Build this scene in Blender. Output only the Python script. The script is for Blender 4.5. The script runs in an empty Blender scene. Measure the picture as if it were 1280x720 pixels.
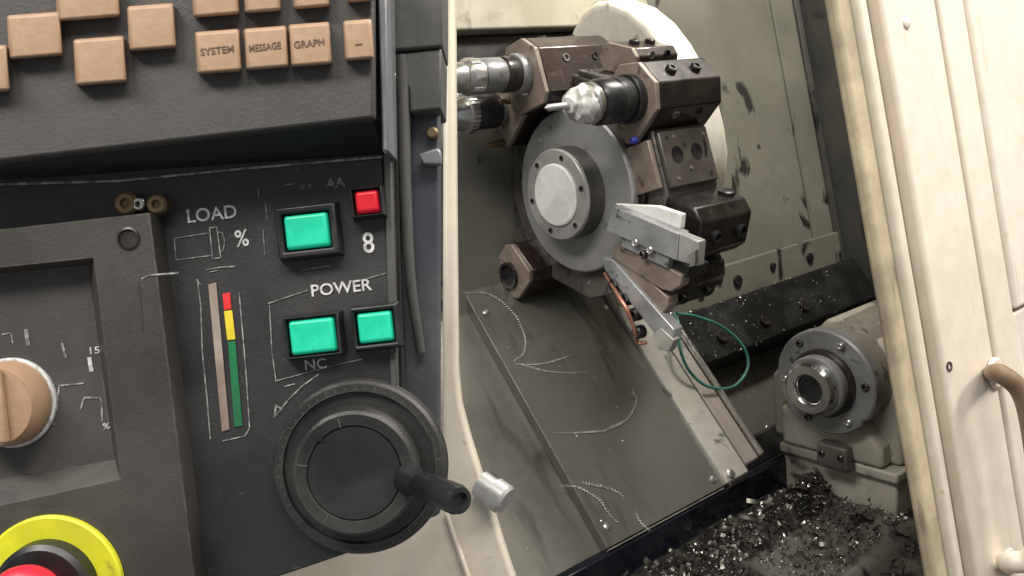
import bpy, bmesh, math, random
from mathutils import Vector, Matrix, noise as mnoise
from math import radians, sin, cos, pi
random.seed(7)
sc = bpy.context.scene
COL = sc.collection

# ------------------------------------------------------------------ camera
F = 1066.0                                   # focal length in photo pixels (1280 wide)
CAM = Vector((0, 0, 1.5))
TH, PI_, RO = radians(37), radians(11.7), radians(6)
fw = Vector((sin(TH)*cos(PI_), cos(TH)*cos(PI_), -sin(PI_)))
rt = Vector((cos(TH), -sin(TH), 0)); up0 = rt.cross(fw)
RR = rt*cos(RO) - up0*sin(RO); UU = up0*cos(RO) + rt*sin(RO)
cd = bpy.data.cameras.new('camera'); cam = bpy.data.objects.new('camera', cd); COL.objects.link(cam)
m = Matrix((RR, UU, -fw)).transposed().to_4x4(); m.translation = CAM
cam.matrix_world = m
cd.sensor_width = 36; cd.lens = 36*F/1280; cd.clip_start = .01; cd.clip_end = 50
sc.camera = cam

# ------------------------------------------------------------------ light
w = bpy.data.worlds.new('World'); sc.world = w; w.use_nodes = True
w.node_tree.nodes['Background'].inputs[0].default_value = (.95, .98, 1, 1)
w.node_tree.nodes['Background'].inputs[1].default_value = .30
sc.view_settings.view_transform = 'Standard'; sc.view_settings.look = 'None'
sc.view_settings.exposure = 0; sc.view_settings.gamma = 1

def area(name, loc, target, sx, sy, power, col=(1, .96, .88)):
    l = bpy.data.lights.new(name, 'AREA'); l.shape = 'RECTANGLE'; l.size = sx; l.size_y = sy
    l.energy = power; l.color = col
    o = bpy.data.objects.new(name, l); COL.objects.link(o)
    o.location = CAM + Vector(loc)
    d = Vector(target) - Vector(loc)
    o.rotation_euler = d.to_track_quat('-Z', 'Y').to_euler()
    return o
# work lamp under the enclosure roof, the shop's ceiling tubes behind the operator, and an added left fill
area('work_lamp', (1.0, .43, .62), (.90, .66, -.20), .35, .12, 15, (1, .97, .88))
area('ceiling_tube_or_fill', (.1, -.9, 1.9), (.45, .5, 0), 1.6, .5, 52, (1, .95, .88))
area('ceiling_tube_or_fill', (1.75, -.75, 1.2), (.85, .37, 0), .9, .3, 42, (1, .94, .85))
area('ceiling_tube_or_fill', (-.9, .25, 1.5), (.62, .7, -.1), 1.2, .4, 36, (1, .96, .9))  # added fill that brightens the turret's left-facing sides

# ------------------------------------------------------------------ geometry helpers
X_ = Vector((1, 0, 0))
def ray(x, y): return fw + RR*((x-640)/F) - UU*((y-360)/F)
def at(x, y, d): return ray(x, y)*d                 # a point d metres deep (camera-relative until built)
def on(x, y, p0, n):
    r = ray(x, y); return r*(p0.dot(n)/r.dot(n))

WORLD = {}
def finish(name, bm, mat, parent=None, bevel=0, smooth=35, seg=2, weld=True):
    if weld: bmesh.ops.remove_doubles(bm, verts=bm.verts, dist=1e-6)
    bmesh.ops.recalc_face_normals(bm, faces=bm.faces)
    vs = [v.co for v in bm.verts]
    lo = Vector((min(v[i] for v in vs) for i in range(3))); hi = Vector((max(v[i] for v in vs) for i in range(3)))
    c = (lo+hi)/2
    if parent is None: c.z = lo.z
    bmesh.ops.translate(bm, verts=bm.verts, vec=-c)
    me = bpy.data.meshes.new(name); bm.to_mesh(me); bm.free()
    for p in me.polygons: p.use_smooth = True
    me.set_sharp_from_angle(angle=radians(smooth))
    me.materials.append(mat)
    o = bpy.data.objects.new(name, me); COL.objects.link(o)
    wc = c + CAM; WORLD[o] = wc
    if parent is None: o.location = wc
    else: o.parent = parent; o.location = wc - WORLD[parent]
    if bevel:
        b = o.modifiers.new('bevel', 'BEVEL'); b.width = bevel; b.segments = seg; b.limit_method = 'ANGLE'; b.angle_limit = radians(40)
    return o
def tag(o, label, cat, group=None):
    o['label'] = label; o['category'] = cat
    if group: o['group'] = group
    return o
def struct(o): o['kind'] = 'structure'; return o
def thing(name, loc, label, cat, group=None):
    o = bpy.data.objects.new(name, None); COL.objects.link(o); o.empty_display_size = .02
    o.location = CAM + loc; WORLD[o] = CAM + loc
    return tag(o, label, cat, group)

def prism(bm, pts, off):
    a = [bm.verts.new(p) for p in pts]; b = [bm.verts.new(p+off) for p in pts]
    bm.faces.new(a); bm.faces.new(b[::-1])
    n = len(a)
    for i in range(n): bm.faces.new((a[i], b[i], b[(i+1) % n], a[(i+1) % n]))
def loft(bm, A, B, cap=True):
    a = [bm.verts.new(p) for p in A]; b = [bm.verts.new(p) for p in B]; n = len(a)
    if cap: bm.faces.new(a); bm.faces.new(b[::-1])
    for i in range(n): bm.faces.new((a[i], b[i], b[(i+1) % n], a[(i+1) % n]))
def box(bm, o, e1, e2, e3):
    prism(bm, [o, o+e1, o+e1+e2, o+e2], e3)
def frame(d):
    d = d.normalized(); h = Vector((0, 0, 1)) if abs(d.z) < .9 else X_
    a = d.cross(h).normalized(); return a, d.cross(a)
def lathe(bm, o, d, prof, n=40, c0=True, c1=True):
    d = d.normalized(); a, b = frame(d); rings = []
    for s, r in prof:
        rings.append([bm.verts.new(o + d*s + a*(r*cos(2*pi*k/n)) + b*(r*sin(2*pi*k/n))) for k in range(n)])
    for p, q in zip(rings, rings[1:]):
        for k in range(n): bm.faces.new((p[k], p[(k+1) % n], q[(k+1) % n], q[k]))
    if c0: bm.faces.new(rings[0])
    if c1: bm.faces.new(rings[-1][::-1])
def tube(bm, pts, r, n=8, cap=True):
    rings = []; prev = None
    for i, p in enumerate(pts):
        d = (pts[min(i+1, len(pts)-1)] - pts[max(i-1, 0)]).normalized()
        if prev is None: a, b = frame(d)
        else:
            a = (prev - d*prev.dot(d)).normalized(); b = d.cross(a)
        prev = a; rr = r(i/(len(pts)-1)) if callable(r) else r
        rings.append([bm.verts.new(p + a*(rr*cos(2*pi*k/n)) + b*(rr*sin(2*pi*k/n))) for k in range(n)])
    for p, q in zip(rings, rings[1:]):
        for k in range(n): bm.faces.new((p[k], p[(k+1) % n], q[(k+1) % n], q[k]))
    if cap: bm.faces.new(rings[0][::-1]); bm.faces.new(rings[-1])
def spline(P, n=12):
    out = []
    Q = [P[0]*2-P[1]] + list(P) + [P[-1]*2-P[-2]]
    for i in range(1, len(Q)-2):
        for k in range(n):
            t = k/n; a, b, c, d = Q[i-1], Q[i], Q[i+1], Q[i+2]
            out.append(.5*((2*b) + (c-a)*t + (2*a-5*b+4*c-d)*t*t + (3*b-a-3*c+d)*t**3))
    out.append(P[-1]); return out
def B(): return bmesh.new()

# ------------------------------------------------------------------ materials
def mat(name, col, rough=.5, metal=0, col2=None, scale=12, lo=.45, hi=.65, detail=6, bump=.15, bscale=220, r2=None,
        spots=None, sscale=40, slo=.62, shi=.68, emit=None, estr=0, streak=None, coat=0, edge=None, erad=.0018, sstreak=None, brush=None):
    M = bpy.data.materials.new(name); M.use_nodes = True
    N, L = M.node_tree.nodes, M.node_tree.links; b = N['Principled BSDF']
    tc = N.new('ShaderNodeTexCoord'); src = tc.outputs['Object']
    def noise(sc_, det, dist=0, vec=None):
        n = N.new('ShaderNodeTexNoise'); n.inputs['Scale'].default_value = sc_; n.inputs['Detail'].default_value = det
        n.inputs['Distortion'].default_value = dist; L.new(vec or src, n.inputs['Vector']); return n.outputs[0]
    def ramp(v, a, c, x=0, y=1):
        r = N.new('ShaderNodeMapRange'); r.inputs[1].default_value = a; r.inputs[2].default_value = c
        r.inputs[3].default_value = x; r.inputs[4].default_value = y; L.new(v, r.inputs[0]); return r.outputs[0]
    def mix(f, c1, c2):
        x = N.new('ShaderNodeMix'); x.data_type = 'RGBA'; L.new(f, x.inputs[0])
        for i, c in ((6, c1), (7, c2)):
            if isinstance(c, tuple): x.inputs[i].default_value = (*c, 1)
            else: L.new(c, x.inputs[i])
        return x.outputs[2]
    c2 = col2 or tuple(v*.72 for v in col)
    if streak:
        mp = N.new('ShaderNodeMapping'); mp.inputs['Scale'].default_value = streak; L.new(src, mp.inputs[0])
        nz = noise(scale, detail, .3, mp.outputs[0])
    else: nz = noise(scale, detail, .4)
    f = ramp(nz, lo, hi)
    c = mix(f, col, c2)
    fine = noise(scale*9, 4)
    c = mix(ramp(fine, .35, .75, 0, .35), c, tuple(v*.6 for v in col))
    rr = ramp(nz, lo, hi, rough, r2 if r2 is not None else min(1, rough+.18))
    if spots:
        vv = None
        if sstreak:
            mp2 = N.new('ShaderNodeMapping'); mp2.inputs['Scale'].default_value = sstreak; L.new(src, mp2.inputs[0]); vv = mp2.outputs[0]
        s = ramp(noise(sscale, 6, .8, vv), slo, shi); c = mix(s, c, spots)
    if edge:                                     # paint or oxide rubbed off along the corners
        bv = N.new('ShaderNodeBevel'); bv.samples = 4; bv.inputs['Radius'].default_value = erad
        ge = N.new('ShaderNodeNewGeometry'); dt = N.new('ShaderNodeVectorMath'); dt.operation = 'DOT_PRODUCT'
        L.new(bv.outputs[0], dt.inputs[0]); L.new(ge.outputs['Normal'], dt.inputs[1])
        em = ramp(dt.outputs['Value'], .97, .80)
        en = ramp(noise(120, 5), .38, .62); mu = N.new('ShaderNodeMath'); mu.operation = 'MULTIPLY'
        L.new(em, mu.inputs[0]); L.new(en, mu.inputs[1]); c = mix(mu.outputs[0], c, edge)
    L.new(c, b.inputs['Base Color']); L.new(rr, b.inputs['Roughness'])
    b.inputs['Metallic'].default_value = metal
    b.inputs['Coat Weight'].default_value = coat
    bp = N.new('ShaderNodeBump'); bp.inputs['Strength'].default_value = bump; bp.inputs['Distance'].default_value = .0006
    if brush:
        mp3 = N.new('ShaderNodeMapping'); mp3.inputs['Scale'].default_value = brush; L.new(src, mp3.inputs[0]); L.new(noise(bscale, 5, 0, mp3.outputs[0]), bp.inputs['Height'])
    else: L.new(noise(bscale, 5), bp.inputs['Height']); L.new(bp.outputs[0], b.inputs['Normal'])
    if emit: b.inputs['Emission Color'].default_value = (*emit, 1); b.inputs['Emission Strength'].default_value = estr
    return M
M = dict(
    panel=mat('panel_black', (.021, .0205, .022), .42, col2=(.036, .034, .033), scale=14, bump=.3, bscale=600, spots=(.075, .07, .062), sscale=160, slo=.66, shi=.80),
    under_shade=mat('underside_shade', (.008, .008, .013), .5, col2=(.012, .012, .018), scale=10),
    keyplate=mat('key_plate_grey', (.050, .046, .044), .5, col2=(.068, .063, .057), scale=9, bump=.3, bscale=700, spots=(.095, .088, .078), sscale=150, slo=.66, shi=.82, edge=(.12, .11, .10)),
    bezel=mat('bezel_brown_grey', (.037, .034, .030), .45, col2=(.056, .050, .043), scale=8, bump=.3, bscale=600, spots=(.022, .02, .019), sscale=22, slo=.60, shi=.74, edge=(.11, .10, .088)),
    key=mat('key_cap_tan', (.40, .26, .165), .48, col2=(.34, .215, .13), scale=26, lo=.38, hi=.68, bump=.2, bscale=500, spots=(.13, .08, .05), sscale=48, slo=.65, shi=.82, edge=(.24, .155, .10), erad=.0022),
    keyprint=mat('key_print', (.12, .08, .055), .7),
    print_=mat('white_print', (.62, .62, .60), .6, col2=(.35, .35, .34), scale=300),
    dimprint=mat('worn_print', (.34, .34, .32), .7, col2=(.10, .10, .10), scale=260, lo=.4, hi=.6),
    green=mat('green_lens', (.01, .42, .25), .3, col2=(.015, .50, .31), scale=60, emit=(.01, .75, .42), estr=.22),
    red=mat('red_lens', (.55, .01, .02), .35, emit=(.8, .01, .03), estr=.2),
    estop=mat('estop_red', (.66, .02, .045), .35, col2=(.5, .015, .03), scale=30),
    yellow=mat('yellow_ring', (.66, .66, .02), .42, col2=(.48, .46, .02), scale=18, lo=.4, hi=.62, spots=(.2, .19, .03), sscale=70, slo=.64, shi=.76),
    bar_red=mat('bar_red', (.75, .03, .03), .5), bar_yel=mat('bar_yellow', (.75, .6, .03), .5), bar_grn=mat('bar_green', (.01, .16, .055), .5),
    bar_white=mat('bar_clear', (.36, .30, .25), .4, col2=(.22, .15, .12), scale=30),
    black=mat('black_plastic', (.010, .010, .011), .32, col2=(.02, .02, .02), scale=30),
    rubber=mat('black_rubber', (.008, .008, .008), .7),
    wheel=mat('handwheel_grey', (.016, .0157, .0153), .34, col2=(.033, .0315, .029), scale=18, lo=.38, hi=.66, bump=.3, bscale=500, edge=(.09, .085, .08)),
    wheelface=mat('handwheel_face', (.012, .011, .011), .42, col2=(.02, .018, .018), scale=20),
    silver=mat('silver_trim', (.26, .26, .275), .4, .5, col2=(.18, .19, .21), scale=14, streak=(1, 1, .15)),
    sidegrey=mat('side_grey', (.058, .061, .074), .3, col2=(.08, .08, .08), scale=12, coat=.2),
    boxgrey=mat('box_grey', (.075, .073, .068), .5, col2=(.055, .054, .05), scale=14, bump=.3),
    brass=mat('brass', (.22, .155, .08), .45, .6, col2=(.10, .07, .04), scale=60),
    cream=mat('cream_paint', (.60, .55, .45), .42, col2=(.50, .445, .34), scale=7, bump=.12, bscale=180, spots=(.22, .16, .09), sscale=55, slo=.69, shi=.76),
    creamdoor=mat('cream_door', (.70, .63, .54), .38, col2=(.60, .525, .43), scale=5, lo=.36, hi=.68, bump=.15, bscale=120, spots=(.34, .26, .18), sscale=26, slo=.63, shi=.80, sstreak=(1.4, 1, .4), edge=(.42, .34, .25)),
    handle=mat('handle_shade', (.18, .12, .07), .45, col2=(.12, .075, .04), scale=20),
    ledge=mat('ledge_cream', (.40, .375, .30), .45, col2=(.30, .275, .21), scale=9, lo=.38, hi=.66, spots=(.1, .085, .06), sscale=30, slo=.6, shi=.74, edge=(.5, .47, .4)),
    seal=mat('seal_strip', (.48, .40, .27), .6, col2=(.25, .21, .145), scale=18, lo=.38, hi=.66, bump=.5, spots=(.08, .06, .04), sscale=30, slo=.58, shi=.72, sstreak=(1, 1, .35)),
    casting=mat('cream_casting', (.80, .77, .68), .42, col2=(.70, .66, .56), scale=9, bump=.25, bscale=120, spots=(.3, .26, .19), sscale=40, slo=.66, shi=.76),
    wall=mat('wall_grey', (.18, .173, .142), .36, .1, col2=(.095, .091, .075), scale=5, lo=.35, hi=.75, bump=.25, bscale=90, spots=(.022, .021, .018), sscale=17, slo=.63, shi=.685, sstreak=(1.3, 1, .75)),
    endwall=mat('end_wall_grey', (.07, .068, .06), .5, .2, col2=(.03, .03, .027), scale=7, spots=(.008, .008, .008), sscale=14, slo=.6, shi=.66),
    sheet=mat('cover_sheet', (.145, .138, .117), .33, .35, col2=(.10, .095, .08), scale=6, lo=.38, hi=.68, bump=.2, bscale=160, r2=.55, spots=(.045, .041, .033), sscale=26, slo=.58, shi=.80, streak=(1, .3, .3), sstreak=(1.5, .4, .4), edge=(.38, .37, .34), coat=.15),
    slide=mat('slide_plate', (.46, .44, .395), .38, .2, col2=(.31, .29, .25), scale=10, bump=.3, spots=(.045, .04, .035), sscale=45, slo=.60, shi=.72, edge=(.5, .48, .44)),
    rail=mat('ground_rail', (.62, .58, .54), .24, .45, col2=(.36, .31, .27), scale=12, r2=.45, streak=(1, .2, .2)),
    bed=mat('oily_bed', (.11, .10, .084), .35, .1, col2=(.055, .05, .042), scale=14, bump=.5, bscale=120),
    blackrail=mat('oily_black', (.008, .008, .008), .3, .1, col2=(.018, .017, .015), scale=20, bump=.6, bscale=140),
    oil=mat('black_coolant', (.006, .007, .010), .12, 0, col2=(.01, .013, .02), scale=8, bump=.4, bscale=60),
    sludge=mat('chip_sludge', (.022, .020, .018), .34, .2, col2=(.085, .075, .06), scale=40, bump=1, bscale=180),
    sill=mat('sill_grey', (.13, .122, .105), .42, .2, col2=(.06, .054, .045), scale=14, lo=.38, hi=.64, bump=.8, bscale=120, spots=(.012, .012, .011), sscale=28, slo=.54, shi=.66, coat=.3),
    disc=mat('turret_disc_steel', (.42, .418, .41), .34, .5, col2=(.29, .285, .275), scale=9, lo=.38, hi=.66, bump=.2, r2=.55, spots=(.08, .073, .064), sscale=45, slo=.62, shi=.76, edge=(.5, .49, .47)),
    hub=mat('hub_steel', (.54, .53, .515), .32, .5, col2=(.30, .29, .28), scale=15, bump=.1),
    hubside=mat('hub_side', (.10, .095, .09), .4, .7, col2=(.16, .15, .14), scale=15),
    cap=mat('hub_cap', (.80, .79, .75), .38, .0, col2=(.66, .64, .60), scale=30, bump=.2),
    drum=mat('turret_drum', (.135, .122, .108), .40, .45, col2=(.06, .052, .046), scale=18, bump=.4, spots=(.018, .016, .014), sscale=55, slo=.58, shi=.70, edge=(.34, .31, .28), coat=.35, brush=(1, .1, 1)),
    brown=mat('brown_holder', (.052, .033, .027), .36, .5, col2=(.022, .016, .014), scale=22, lo=.35, hi=.65, bump=.5, bscale=150, spots=(.13, .095, .075), sscale=75, slo=.62, shi=.76, edge=(.30, .24, .20), coat=.45),
    tanface=mat('tan_holder_face', (.32, .262, .215), .42, .2, col2=(.18, .138, .11), scale=26, lo=.38, hi=.66, bump=.5, bscale=150, spots=(.035, .026, .022), sscale=60, slo=.60, shi=.72, edge=(.45, .40, .35), coat=.25),
    dark=mat('dark_holder', (.018, .014, .013), .34, .45, col2=(.040, .031, .027), scale=26, bump=.45, bscale=150, spots=(.11, .085, .07), sscale=80, slo=.65, shi=.77, edge=(.22, .18, .155), coat=.45),
    shank=mat('shank_steel', (.42, .425, .435), .30, .4, col2=(.25, .25, .25), scale=22, bump=.35, spots=(.05, .045, .04), sscale=60, slo=.60, shi=.72, edge=(.5, .49, .47), brush=(1, .15, .15)),
    bright=mat('bright_steel', (.62, .61, .58), .24, .9, col2=(.42, .40, .37), scale=30, r2=.4),
    whiteswarf=mat('white_residue', (.72, .71, .68), .55, .2, col2=(.40, .38, .35), scale=70, bump=1.0, bscale=130),
    chrome=mat('chrome', (.60, .60, .59), .14, 1, col2=(.5, .5, .49), scale=30, r2=.3),
    flange=mat('tailstock_flange', (.27, .27, .275), .34, .35, col2=(.17, .167, .165), scale=16, spots=(.04, .04, .038), sscale=45, slo=.60, shi=.72, edge=(.45, .44, .42), coat=.2),
    tsbody=mat('tailstock_body', (.23, .21, .175), .45, .1, col2=(.13, .12, .10), scale=12, bump=.35, spots=(.03, .03, .022), sscale=35, slo=.62, shi=.68),
    tscream=mat('tailstock_cream', (.42, .395, .325), .42, 0, col2=(.25, .232, .185), scale=11, lo=.38, hi=.66, bump=.3, spots=(.05, .048, .036), sscale=24, slo=.575, shi=.69, edge=(.10, .09, .07), erad=.004),
    teal=mat('teal_residue', (.03, .11, .125), .4, col2=(.06, .09, .09), scale=60, bump=.6),
    hose=mat('green_hose', (.05, .22, .17), .35, col2=(.03, .12, .10), scale=30),
    copper=mat('copper_pipe', (.55, .25, .18), .35, .7, col2=(.35, .15, .1), scale=60),
    blue=mat('blue_plastic', (.03, .04, .35), .4),
    chip=mat('steel_chip', (.72, .70, .66), .3, .6, col2=(.40, .36, .30), scale=40, r2=.45),
    grad=mat('graduation_print', (.09, .088, .084), .6),
    chipdark=mat('dull_chip', (.09, .083, .07), .22, .5, col2=(.025, .023, .02), scale=60),
)

# ================================================================== THE MACHINE ENCLOSURE
A50 = radians(50)
S_UP = Vector((0, cos(A50), sin(A50)))            # up the slant bed
S_N = Vector((0, -sin(A50), cos(A50)))            # out of the slant bed
S0 = Vector((0, .6139, -.4596))                   # lower edge of the slanted covers
TW = radians(9.5)
W_UP = Vector((0, sin(TW), cos(TW))); W_N = Vector((0, -cos(TW), sin(TW)))
RIDGE = Vector((0, .8279, -.2045))
def S(x, t, n=0): return S0 + X_*x + S_UP*t + S_N*n
def onS(px, py, n=0): return on(px, py, S0 + S_N*n, S_N)
def Wl(x, h, n=0): return RIDGE + X_*x + W_UP*h + W_N*n

bm = B(); box(bm, Wl(.1, -.24), X_*1.235, W_UP*.9, -W_N*.01)
struct(finish('back_wall', bm, M['wall']))
bm = B(); prism(bm, [Vector((1.335, .30, -.62)), Vector((1.335, .865, -.62)), Vector((1.335, 1.0, .7)), Vector((1.335, .42, .7))], X_*.01)
struct(finish('end_wall', bm, M['endwall']))
bw = bpy.data.objects['back_wall']
bm = B(); box(bm, Wl(1.318, -.2, .001), X_*.012, W_UP*.8, W_N*.006); finish('seam_strip', bm, M['endwall'], bw, .001)
bm = B(); box(bm, Wl(1.255, -.2, .001), X_*.004, W_UP*.8, W_N*.002); finish('seam_strip', bm, M['wall'], bw)
# cream ledge along the top of the back wall and a black strip painting in the shadowed gap under it
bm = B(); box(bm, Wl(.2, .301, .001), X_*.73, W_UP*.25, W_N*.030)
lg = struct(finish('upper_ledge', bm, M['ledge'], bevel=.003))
bm = B(); box(bm, Wl(.2, .245, .001), X_*.71, W_UP*.054, W_N*.012)
finish('gap_shade_strip', bm, M['blackrail'], lg, .002)
bm = B(); box(bm, Wl(.83, -.115, .001), X_*.485, W_UP*.058, W_N*.011); ws = finish('lower_strip', bm, M['wall'], bw, .002)
for x, h, r in ((.945, -.085, .008), (.99, -.075, .0055), (1.03, -.085, .009), (1.12, -.08, .006), (1.22, -.085, .008)):
    bm = B(); lathe(bm, Wl(x, h, .0122), W_N, [(0, r), (.004, r*.95), (.005, r*.7)], 16); finish('strip_bolt', bm, M['black'], ws)
# roof and door header of the enclosure, above the picture, that keep the ceiling light off the work area
bm = B(); box(bm, Vector((.12, .34, .66)), X_*1.23, Vector((0, .68, 0)), Vector((0, 0, .012))); struct(finish('enclosure_roof', bm, M['cream']))
bm = B(); box(bm, Vector((.12, .33, .42)), X_*1.23, Vector((0, .03, 0)), Vector((0, 0, .239))); struct(finish('door_header', bm, M['cream'], bevel=.003))
# slant bed behind the carriage, dark with oil, with two box ways
bm = B(); box(bm, S(.2, -.02, -.10), X_*1.135, S_UP*.36, -S_N*.02)
bed = struct(finish('slant_bed', bm, M['bed']))
for t0, t1, n1 in ((.152, .232, -.035), (.005, .045, -.07)):
    bm = B(); box(bm, S(.83, t0, -.0995), X_*.50, S_UP*(t1-t0), S_N*(n1+.0995))
    finish('box_way', bm, M['blackrail'], bed, .003)
bm = B(); box(bm, S(.83, .240, -.0995), X_*.50, S_UP*.012, S_N*.05); finish('way_strip', bm, M['bed'], bed, .002)
for x in (.93, 1.03, 1.13):
    bm = B(); lathe(bm, S(x, .18, -.036), S_N, [(0, .009), (.006, .009), (.007, .008)], 16); finish('way_bolt', bm, M['dark'], bed)

# telescopic sheet covers over the ways
tc_ = thing('way_cover', S(.5, 0, 0), 'grey sheet metal way cover of overlapping slanted plates below the turret', 'cover')
def plate(x0, x1, n0, n1, t0, t1, m, name='cover_plate', lip=True):
    bm = B(); box(bm, S(x0, t0, n0), X_*(x1-x0), S_UP*(t1-t0), S_N*(n1-n0))
    return finish(name, bm, M[m], tc_, .0006)
plate(.20, .560, -.030, -.0135, 0, .40, 'sheet')
plate(.552, .744, -.0130, 0, 0, .39, 'sheet')
# folded lower lip of each sheet
for x0, x1, n in ((.20, .5515, -.0135), (.5525, .7435, 0)):
    bm = B(); box(bm, S(x0, -.0015, n), X_*(x1-x0), -S_UP*.0015, -S_N*.016); finish('folded_lip', bm, M['sheet'], tc_)
for x, t, n in ((.735, .012, 0), (.735, .26, 0), (.565, .02, 0), (.565, .3, 0)):
    bm = B(); lathe(bm, S(x, t, n), S_N, [(0, .0045), (.0018, .0042), (.0026, .002)], 14); finish('cover_screw', bm, M['bright'], tc_)

# cross slide plate and ground rail
cs = thing('cross_slide', S(.78, 0, 0), 'light grey cross slide plate with a ground steel rail along its edge', 'slide')
bm = B(); box(bm, S(.7455, .0, -.06), X_*.043, S_UP*.34, S_N*.066); finish('slide_plate', bm, M['slide'], cs, .002)
bm = B(); box(bm, S(.7895, .006, -.07), X_*.006, S_UP*.33, S_N*.064); finish('gib_strip', bm, M['dark'], cs, .001)
bm = B(); box(bm, S(.7965, .01, -.07), X_*.026, S_UP*.32, S_N*.070); finish('ground_rail', bm, M['rail'], cs, .0015)
bm = B(); box(bm, S(.8235, .012, -.07), X_*.004, S_UP*.25, S_N*.078); finish('rail_edge', bm, M['bright'], cs, .0006)
bm = B(); box(bm, S(.748, -.006, -.055), X_*.036, S_UP*.0055, S_N*.062); finish('wiper', bm, M['dark'], cs, .001)
for t in (.008, ):
    bm = B(); lathe(bm, S(.757, t, .006), S_N, [(0, .0055), (.004, .0055), (.005, .004)], 16); finish('slide_screw', bm, M['bright'], cs)

# chip pan: drop face, oily floor, front sill
PZ = -.466
bm = B(); box(bm, Vector((.15, .6115, -.62)), X_*1.18, Vector((0, .012, 0)), Vector((0, 0, .155)))
struct(finish('pan_back', bm, M['oil'], bevel=.002))
bm = B()
nx, ny = 150, 46
def heap(x, y):
    from mathutils import noise
    v = Vector((x*22, y*22, 0)); h = noise.noise(v)*.007 + noise.noise(v*3.1)*.004 + noise.noise(v*8)*.0022
    ridge = .020*math.exp(-((y-.556-.012*math.sin(x*9))/.022)**2)*min(1, max(0, (x-.50)*5))
    return h + ridge
g = [[bm.verts.new((.15 + 1.18*i/nx, .05 + .5605*j/ny, PZ - .035 + heap(.15+1.18*i/nx, .05+.5605*j/ny))) for i in range(nx+1)] for j in range(ny+1)]
for j in range(ny):
    for i in range(nx): bm.faces.new((g[j][i], g[j][i+1], g[j+1][i+1], g[j+1][i]))
struct(finish('chip_pan', bm, M['sludge'], smooth=180))
bm = B()
prism(bm, [Vector((.660, .527, -.489)), Vector((.660, .43, -.487)), Vector((.660, .38, -.56)), Vector((.660, .527, -.56))], X_*.195)
sl = struct(finish('pan_sill', bm, M['sill'], bevel=.006))

# ================================================================== TURRET
XT = .6347; TC = Vector((XT, .7118, -.0954))
def er(p): return Vector((0, -sin(radians(p)), cos(radians(p))))
def et(p): return Vector((0, -cos(radians(p)), -sin(radians(p))))
def TP(phi, r, tn=0, dx=0): return TC + er(phi)*r + et(phi)*tn + X_*dx
tu = thing('tool_turret', TC + Vector((.05, 0, -.13)), 'grey steel lathe tool turret disc with round hub and bright centre cap', 'turret')
bm = B(); ap = .122/cos(radians(15))
prism(bm, [TP(-14+15+30*k, ap, 0, .014) for k in range(12)], X_*.080); finish('drum', bm, M['drum'], tu, .002)
bm = B(); lathe(bm, TC + X_*.0135, -X_, [(0, .0915), (.0115, .0915), (.0135, .0895)], 72); finish('face_disc', bm, M['disc'], tu)
bm = B(); lathe(bm, TC + X_*.0137, -X_, [(0, .099), (.004, .099), (.005, .098)], 72, True, True); finish('disc_rim', bm, M['dark'], tu)
bm = B(); lathe(bm, TC - X_*.0001, -X_, [(0, .0515), (.021, .0505)], 64); hb = finish('hub', bm, M['hubside'], tu)
bm = B(); lathe(bm, TC - X_*.0212, -X_, [(0, .0505), (.0025, .050), (.0035, .049), (.0035, .0355), (.0015, .035)], 64, True, True); hr = finish('hub_ring', bm, M['hub'], tu)
bm = B(); lathe(bm, TC - X_*.0228, -X_, [(0, .0348), (.0035, .0346), (.0048, .033), (.0052, .015)], 56); finish('centre_cap', bm, M['cap'], tu)
for k in range(6):
    p = 20 + 60*k; o = TP(p, .0425, 0, -.0247)
    bm = B(); lathe(bm, o, -X_, [(0, .0032), (.001, .0031), (.001, .0018), (-.001, .0017)], 12); finish('hub_screw', bm, M['dark'], hr)
# bolted facet plates with holes on the free stations
for st, nm in ((76, 1), (16, 1), (-74, 1), (-104, 1)):
    bm = B(); box(bm, TP(st, .1222, -.029, .016), et(st)*.058, X_*.074, er(st)*.006); fp = finish('facet_plate', bm, M['drum'], tu, .0015)
    for dx, r in ((.036, .0085), (.066, .0085)):
        bm = B(); lathe(bm, TP(st, .1283, -.004, dx), er(st), [(0, r), (.0006, r), (.0006, r*.72), (-.004, r*.68)], 24); finish('bolt_hole', bm, M['black'], fp)
    for dx, tn in ((.026, -.022), (.036, -.022), (.082, -.021), (.030, .021), (.052, .012), (.080, .021), (.050, -.012)):
        bm = B(); lathe(bm, TP(st, .1283, tn, dx), er(st), [(0, .0022), (.0008, .0021), (.0008, .001)], 10); finish('set_screw', bm, M['bright'] if (dx*1000) % 3 < 1.5 else M['dark'], fp)
bm = B(); box(bm, TP(76, .085, -.024, .012), et(76)*.050, er(76)*.036, X_*-.006); finish('station_face', bm, M['tanface'], tu, .001)
# cream housing behind the drum
pts = [on(x, y, Vector((XT+.165, 0, 0)), X_) for x, y in ((742, 66), (754, 34), (766, 14), (782, 2), (800, 0), (824, 9), (848, 28), (868, 54), (886, 85), (900, 120), (909, 155), (914, 190), (911, 222), (903, 250), (860, 280), (800, 290), (760, 250), (742, 150))]
bm = B(); prism(bm, pts, -X_*.055)
hs = tag(finish('turret_housing', bm, M['casting'], bevel=.010, seg=4), 'rounded cream painted housing standing behind the dark turret blocks', 'housing')

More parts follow.
